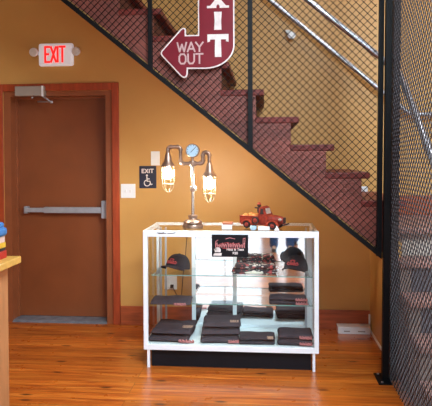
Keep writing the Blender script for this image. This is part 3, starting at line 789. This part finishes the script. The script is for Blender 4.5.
def head(x, zt, r):
    """bell shade with jar, cage and bulb hanging at x, its top at zt"""
    sh = MB().lathe([(.016, 0), (.018, -.012), (.022, -.02), (.03, -.062), (.046, -.085), (.051, -.092), (.051, -.1), (.042, -.1), (.02, -.07)], (x, 0, zt), 24).build('lamp_shade', M['pipe'], lp, smooth=40)
    zb = zt - .1
    MB().lathe([(.036, 0), (.038, -.02), (.038, -.12), (.032, -.15), (.02, -.165), (0, -.17)], (x, 0, zb), 20).build('glass_jar', M['jar'], sh, smooth=50)
    c = MB()
    for k in range(6):
        a = 2 * PI * k / 6 + .3
        c.tube([(x + rr * math.cos(a), rr * math.sin(a), zb + z) for rr, z in ((.041, 0), (.043, -.06), (.043, -.125), (.036, -.158), (.02, -.178), (.004, -.186))], .0017, 5)
    for z in (-.06, -.125): c.tube([(x + .043 * math.cos(2 * PI * k / 20), .043 * math.sin(2 * PI * k / 20), zb + z) for k in range(21)], .0017, 5, cap=False)
    c.build('cage', M['wirelight'], sh)
    bl = MB().lathe([(.013, -.006), (.018, -.016), (.032, -.038), (.035, -.056), (.028, -.078), (.014, -.088), (.0, -.090)], (x, 0, zb), 18).build('bulb', M['bulb'], sh, smooth=60)
head(-.180, .54, 0); head(.121, .468, 0)
cd = thing('power_cord', 'thin dark lamp cord hanging down the wall behind display case', 'cord', (.16, WY - .004, .5))
pts = [(.30, .222, TZ + .004), (.25, .40, TZ + .004), (.215, .52, .968), (.20, .72, .86), (.18, .955, .80), (.172, WY - .006, .74), (.157, WY - .006, .56), (.14, WY - .006, .45), (.128, WY - .006, .30), (.122, WY - .006, .245), (.09, WY - .008, .26), (.055, WY - .014, .33), (.045, WY - .016, .352)]
MB().tube(pts, .0032, 6).build('cable', M['darkbox'], cd, (.16, WY - .004, .5))
MB().box((.030, WY - .034, .338), (.058, WY - .0125, .366), .003).build('plug', M['darkbox'], cd, (.16, WY - .004, .5))

# red toy pickup
tr = thing('toy_pickup', 'weathered red toy pickup truck standing on the display case', 'toy truck', (.848, .145, TZ), math.radians(-24)); tr.scale = (1.07, 1.07, 1.07)
def wheel(x, y, z=.026, r=.026):
    wv = MB().lathe([(r * .6, -.008), (r * .92, -.009), (r, -.006), (r, .006), (r * .92, .009), (r * .6, .008)], (x, y, z), 20, 'y').build('wheel', M['rubber'], tr, smooth=40)
    MB().lathe([(r * .54, -.0095), (r * .5, -.011), (r * .3, -.010), (r * .2, -.013), (0, -.0135)], (x, y, z), 16, 'y').build('hubcap', M['truckred'], wv, smooth=40)
wheel(-.100, -.056); wheel(-.100, .056); wheel(.085, -.056); wheel(.085, .056); 
sp = MB().lathe([(.014, -.006), (.022, -.008), (.024, -.004), (.024, .004), (.022, .008)], (-.036, -.062, .056), 20, 'y').build('spare_wheel', M['rubber'], tr, smooth=40)
MB().lathe([(.015, -.007), (.005, -.010), (0, -.0105)], (-.036, -.062, .056), 14, 'y').build('hubcap', M['truckred'], sp, smooth=40)
bd = MB().box((-.158, -.05, .03), (-.022, .05, .038)).box((-.158, -.05, .034), (-.022, -.043, .08), .002).box((-.158, .043, .034), (-.022, .05, .08), .002).box((-.158, -.05, .034), (-.151, .05, .08), .002).box((-.029, -.05, .034), (-.022, .05, .08), .002)
bd.box((-.16, -.054, .077), (-.022, -.041, .083), .002).box((-.16, .041, .077), (-.022, .054, .083), .002)
bd.build('cargo_bed', M['truckred'], tr)
m = MB(); a = [(-.022, .028), (.05, .028), (.05, .088), (.032, .094), (.024, .135), (.012, .147), (-.008, .147), (-.018, .138), (-.022, .09)]
def scaled(poly, y, s): return [(u, y, v) for u, v in poly]
m.hexa(scaled(a, -.048, 1), scaled(a, .048, 1)); es = [e for e in m.bm.edges]; bmesh.ops.bevel(m.bm, geom=es, offset=.006, segments=2, affect='EDGES')
m.build('cab', M['truckred'], tr, smooth=40)
for y0_, y1_ in ((-.0495, -.046), (.046, .0495)): MB().prism([(-.008, .096), (.018, .096), (.013, .132), (-.004, .134)], y0_, y1_).build('side_window', M['windark'], tr)
MB().hexa([(.0345, -.036, .098), (.0345, .036, .098), (.0268, .032, .134), (.0268, -.032, .134)], [(.030, -.036, .098), (.030, .036, .098), (.022, .032, .134), (.022, -.032, .134)]).build('windscreen', M['winpale'], tr)
m = MB(); rings = []
for x, hw, z0, z1 in ((.045, .044, .03, .092), (.08, .038, .03, .090), (.12, .030, .032, .084), (.143, .024, .036, .076)):
    n = 14; ring = []
    for k in range(n):
        aa = 2 * PI * k / n; cx, cz = math.cos(aa), math.sin(aa)
        sx = abs(cx) ** .6 * (1 if cx >= 0 else -1); sz = abs(cz) ** .6 * (1 if cz >= 0 else -1)
        ring.append(m.bm.verts.new((x, hw * sx, (z0 + z1) / 2 + (z1 - z0) / 2 * sz)))
    rings.append(ring)
for a_, b_2 in zip(rings, rings[1:]):
    for k in range(14): m.bm.faces.new((a_[k], a_[(k + 1) % 14], b_2[(k + 1) % 14], b_2[k]))
m.bm.faces.new(rings[0][::-1]); m.bm.faces.new(rings[-1])
m.build('bonnet', M['truckred'], tr, smooth=60)
g = MB()
for i in range(7): g.box((.142, -.018 + .0056 * i, .04), (.148, -.0155 + .0056 * i, .074))
g.box((.141, -.02, .038), (.144, .022, .076)).build('grille', M['darkfig'], tr)
for x0 in (-.100, .085):
    for sy in (-1, 1):
        m = MB(); pr_ = []
        for i in range(11):
            aa = math.radians(-5 + 190 * i / 10); pr_.append((x0 + .038 * math.cos(aa) * 1.06, .026 + .034 * math.sin(aa)))
        inn_ = [(x0 + (u - x0) * .82, .026 + (v - .026) * .82) for u, v in pr_]
        for i in range(10):
            y0_, y1_ = sorted((sy * .046, sy * .070))
            m.prism([pr_[i], pr_[i + 1], inn_[i + 1], inn_[i]], y0_, y1_)
        m.build('fender', M['trucklight'], tr, smooth=50)
for sy in (-1, 1):
    MB().ball((.128, sy * .036, .066), .010, (1.1, 1, 1), 12, 8).build('headlight', M['winpale'], tr, smooth=60)
    MB().box((-.062, min(sy * .046, sy * .064), .026), (.048, max(sy * .046, sy * .064), .031)).build('running_board', M['truckred'], tr)
MB().box((.150, -.058, .026), (.157, .058, .036), .003).build('bumper', M['darkfig'], tr)
for i, (x, y, r) in enumerate(((-.128, -.016, .02), (-.095, .012, .023), (-.06, -.018, .021), (-.062, .022, .02))):
    m = MB().ball((x, y, .038 + r * .85 + .022), r, (1, 1, .85), 14, 8); m.build('pumpkin', M['pumpkin'], tr, smooth=60)
fg = MB().ball((-.034, -.002, .118), .018, (.9, .8, 1.3), 12, 8).ball((-.034, -.004, .15), .0135, (1, 1, 1), 12, 8).ball((-.052, -.012, .135), .007, (2.0, .8, .8), 10, 6)
fg.build('riding_figure', M['darkfig'], tr, smooth=60)
MB().lathe([(.018, 0), (.016, .003), (.009, .005), (.008, .014), (.002, .016)], (-.034, -.004, .158), 14).build('figure_hat', M['trucklight'], tr, smooth=50)

ch = thing('card_stack', 'small stack of white cards with red-brown top on case near lamp', 'cards', (.585, .10, TZ))
MB().box((-.035, -.03, 0), (.035, .03, .03), .001).build('cards', M['card'], ch)
MB().box((-.03, -.025, .0305), (.04, .055, .044), .002).build('top_card', M['cardtop'], ch)
tag(MB().box((.805, .012, TZ), (.885, .050, TZ + .024), .003).build('card_box', M['card'], None, (.845, .03, TZ)), 'small white card box in front of the toy pickup', 'box')
tag(MB().lathe([(.014, 0), (.021, .008), (.024, .019), (.021, .028), (.017, .028), (.019, .019), (.012, .004)], (.772, .032, TZ), 20).build('glass_dish', M['gauge'], None, (.772, .032, TZ), 50), 'small round pale dish in front of the toy pickup rear wheel', 'dish')
tag(MB().lathe([(.018, 0), (.017, .004), (.006, .022), (.005, .03), (.0, .032)], (.935, .022, TZ), 16).build('white_stopper', M['white'], None, (.935, .022, TZ), 50), 'small white cone ornament beside toy pickup front wheel', 'ornament')

# ------------------------------------------------------------------ low white box on the floor
wb = thing('white_floor_box', 'long low white box lying on floor in the alcove corner', 'box', (1.592, .89, 0))
MB().box((-.132, -.045, 0), (.132, .06, .044), .003).build('body', M['white'], wb)
MB().box((-.134, -.047, .045), (.134, .062, .058), .003).build('lid', M['white'], wb)
MB().box((-.085, -.0465, .018), (-.035, -.0445, .028)).box((.03, -.0465, .018), (.09, -.0445, .028)).build('slot', M['greybox'], wb)

# ------------------------------------------------------------------ counter at the left edge
ct = thing('counter', 'pale wood counter with yellow maple top cut off by left edge', 'counter', (-.9, -1.05, 0))
off = ct.location
MB().box((-1.45, -1.65, .882), (-.535, -.77, .92), .004).build('counter_top', M['laminate'], ct, off)
MB().box((-1.40, -1.62, .06), (-.602, -.80, .882)).build('side_panel', M['oak'], ct, off)
MB().box((-1.37, -1.58, 0), (-.632, -.84, .06)).build('plinth', M['toe'], ct, off)
cx, cy = -.672, -.895
zz = .9205
for nm, mt, h, lb, w_ in (('red_carton', 'red', .042, 'red carton at bottom of small pile on the counter', .075), ('dark_carton', 'darkbox', .016, 'thin dark carton lying on the red carton', .07), ('yellow_carton', 'yellow', .028, 'yellow carton between dark carton and pinkish carton', .072), ('pinkish_carton', 'cream', .034, 'pinkish carton lying under the blue cloth', .068)):
    tag(MB().box((cx - w_, cy - w_, zz), (cx + w_, cy + w_, zz + h), .002).build(nm, M[mt], None, (cx, cy, zz)), lb, 'carton')
    zz += h + .0008
bc = MB(); bc.box((cx - .08, cy - .08, zz), (cx + .082, cy + .08, zz + .05), .018, 3).box((cx - .07, cy - .075, zz + .04), (cx + .066, cy + .075, zz + .078), .015, 3)
tag(bc.build('blue_cloth', M['blue'], None, (cx, cy, zz), 50), 'folded bright blue cloth on top of the carton pile', 'cloth')

# ------------------------------------------------------------------ two onlookers standing beside the camera, seen only in the case mirrors
def skin_mesh(name, verts, edges, radii, mat, parent, root=0, sub=2):
    me = bpy.data.meshes.new(name); me.from_pydata(verts, edges, [])
    o = bpy.data.objects.new(name, me); COL.objects.link(o)
    md = o.modifiers.new('k', 'SKIN'); md.use_smooth_shade = True
    for i, r in enumerate(radii): me.skin_vertices[0].data[i].radius = (r, r) if not isinstance(r, tuple) else r
    me.skin_vertices[0].data[root].use_root = True
    sb = o.modifiers.new('s', 'SUBSURF'); sb.levels = sub; sb.render_levels = sub
    dg = bpy.context.evaluated_depsgraph_get(); dg.update()
    m2 = bpy.data.meshes.new_from_object(o.evaluated_get(dg)); bpy.data.objects.remove(o)
    m2.name = name; m2.materials.clear(); m2.materials.append(mat)
    for p in m2.polygons: p.use_smooth = True
    q = bpy.data.objects.new(name, m2); COL.objects.link(q); q.parent = parent
    return q
def person(label, loc, rz, stride, top, lx):
    p = thing('person', label, 'person', loc, rz)
    s = stride
    J = [(0, 0, .95), (0, 0, 1.12), (0, 0, 1.30), (0, .01, 1.43), (0, .0, 1.50), (0, -.01, 1.58), (0, -.01, 1.68),
         (.09, 0, .90), (lx, -s * .5, .50), (lx, -s, .08), (lx, -s - .14, .04),
         (-.09, 0, .90), (-lx, s * .4, .50), (-lx, s, .08), (-lx, s - .14, .04),
         (.17, 0, 1.40), (.22, .03, 1.14), (.23, -.06, .90), (.23, -.09, .82),
         (-.17, 0, 1.40), (-.22, .03, 1.14), (-.23, -.06, .90), (-.23, -.09, .82)]
    E_ = [(0, 1), (1, 2), (2, 3), (3, 4), (4, 5), (5, 6), (0, 7), (7, 8), (8, 9), (9, 10), (0, 11), (11, 12), (12, 13), (13, 14), (3, 15), (15, 16), (16, 17), (17, 18), (3, 19), (19, 20), (20, 21), (21, 22)]
    R_ = [.12, .105, .12, .10, .05, .075, .085, .08, .052, .036, .03, .08, .052, .036, .03, .05, .04, .027, .026, .05, .04, .027, .026]
    skin_mesh('body', J, E_, R_, M['skin'], p)
    LJ = [J[0], J[7], J[8], (J[9][0], J[9][1], .14), (J[9][0], J[9][1], .03), J[11], J[12], (J[13][0], J[13][1], .14), (J[13][0], J[13][1], .03)]
    skin_mesh('jeans', LJ, [(0, 1), (1, 2), (2, 3), (3, 4), (0, 5), (5, 6), (6, 7), (7, 8)], [.14, .105, .08, .07, .078, .105, .08, .07, .078], M['denim'], p)
    TJ = [J[0], J[1], J[2], J[3], J[15], J[16], J[19], J[20]]
    skin_mesh('shirt', TJ, [(0, 1), (1, 2), (2, 3), (3, 4), (4, 5), (3, 6), (6, 7)], [.135, .125, .14, .11, .065, .055, .065, .055], M[top], p)
    MB().ball((0, .012, 1.705), .098, (.92, 1.05, 1.0), 18, 12).build('hair', M['hair'], p, smooth=60)
    fm = MB().ball((-.032, -.088, 1.655), .010).ball((.032, -.088, 1.655), .010).ball((0, -.105, 1.625), .013, (.8, 1, 1.3)).ball((0, -.085, 1.585), .02, (1.2, .4, .3))
    fm.build('face', M['skin'], p, smooth=60)
    for sx, yy in ((lx, -s), (-lx, s)):
        MB().ball((sx, yy - .05, .038), .042, (.95, 2.7, .85), 16, 8).box((sx - .038, yy - .15, 0), (sx + .038, yy + .05, .016), .007).build('shoe', M['shoe'], p, smooth=60)
        sgn = 1 if sx > 0 else -1
        hm = MB(); hx = .23 * sgn
        for i in range(4): hm.tube([(hx, -.115 + .02 * i, .80), (hx, -.12 + .02 * i, .755 - .005 * (i % 3)), (hx - .012 * sgn, -.122 + .02 * i, .72)], .0085, 6)
        hm.tube([(hx - .01 * sgn, -.10, .85), (hx - .025 * sgn, -.13, .82), (hx - .025 * sgn, -.14, .79)], .009, 6)
        hm.build('fingers', M['skin'], p, smooth=60)
    return p
person('person in blue jeans facing the case, legs apart, reflected in its mirror', (1.125, -3.97, 0), math.radians(180), 0.0, 'grey', .125)
person('person in blue jeans mid-stride reflected at far right of the case mirror', (1.52, -4.62, 0), math.radians(180 + 50), .13, 'shirt', .10)

# ------------------------------------------------------------------ light
for i, (x, y) in enumerate(((.2, -2.6), (1.6, -4.2))):  # two unseen ceiling lamps, added for general fill
    cf = thing('added_fill_light', ('round ceiling light nearer the stairs', 'round ceiling light farther from the stairs')[i], 'ceiling light', (x, y, ZC))
    MB().lathe([(.22, 0), (.24, -.02), (.24, -.06), (.22, -.06)], n=28).build('rim', M['white'], cf, smooth=40)
    MB().lathe([(.215, -.05), (.20, -.075), (0, -.09)], n=28).build('lens', M['fillemit'], cf, smooth=40)
def area(loc, rot, sx, sy, power, col):
    li = bpy.data.lights.new('light', 'AREA'); li.shape = 'RECTANGLE'; li.size = sx; li.size_y = sy; li.energy = power; li.color = col
    o = bpy.data.objects.new('area_fill', li); COL.objects.link(o); o.location = loc; o.rotation_euler = rot
    return o
def aim(loc, to, sx, sy, power, col, spread=PI):
    o = area(loc, (0, 0, 0), sx, sy, power, col); d = Vector(to) - Vector(loc)
    o.rotation_euler = d.to_track_quat('-Z', 'Y').to_euler(); o.data.spread = spread
    return o
aim((1.9, -2.8, 3.3), (.95, .4, .45), 1.2, .9, 64, (.74, .89, 1), math.radians(105))  # added key lamp aimed at the case, no fixture modelled
aim((2.25, -.5, 4.3), (2.1, .1, 0), .9, .9, 32, (.95, .95, 1))  # added fill above the landing and lower flight
aim((1.7, -3.3, 4.3), (1.0, -2.7, 0), 1.8, 1.4, 106, (.76, .90, 1), math.radians(110))  # added overhead fill for the floor and room
wr = bpy.data.worlds.new('world'); SC.world = wr; wr.use_nodes = True
wr.node_tree.nodes['Background'].inputs[0].default_value = (.6, .75, 1, 1); wr.node_tree.nodes['Background'].inputs[1].default_value = .3

vs = SC.view_settings
vs.view_transform = 'Standard'; vs.look = 'None'; vs.gamma = 1; vs.exposure = 0; vs.use_curve_mapping = False
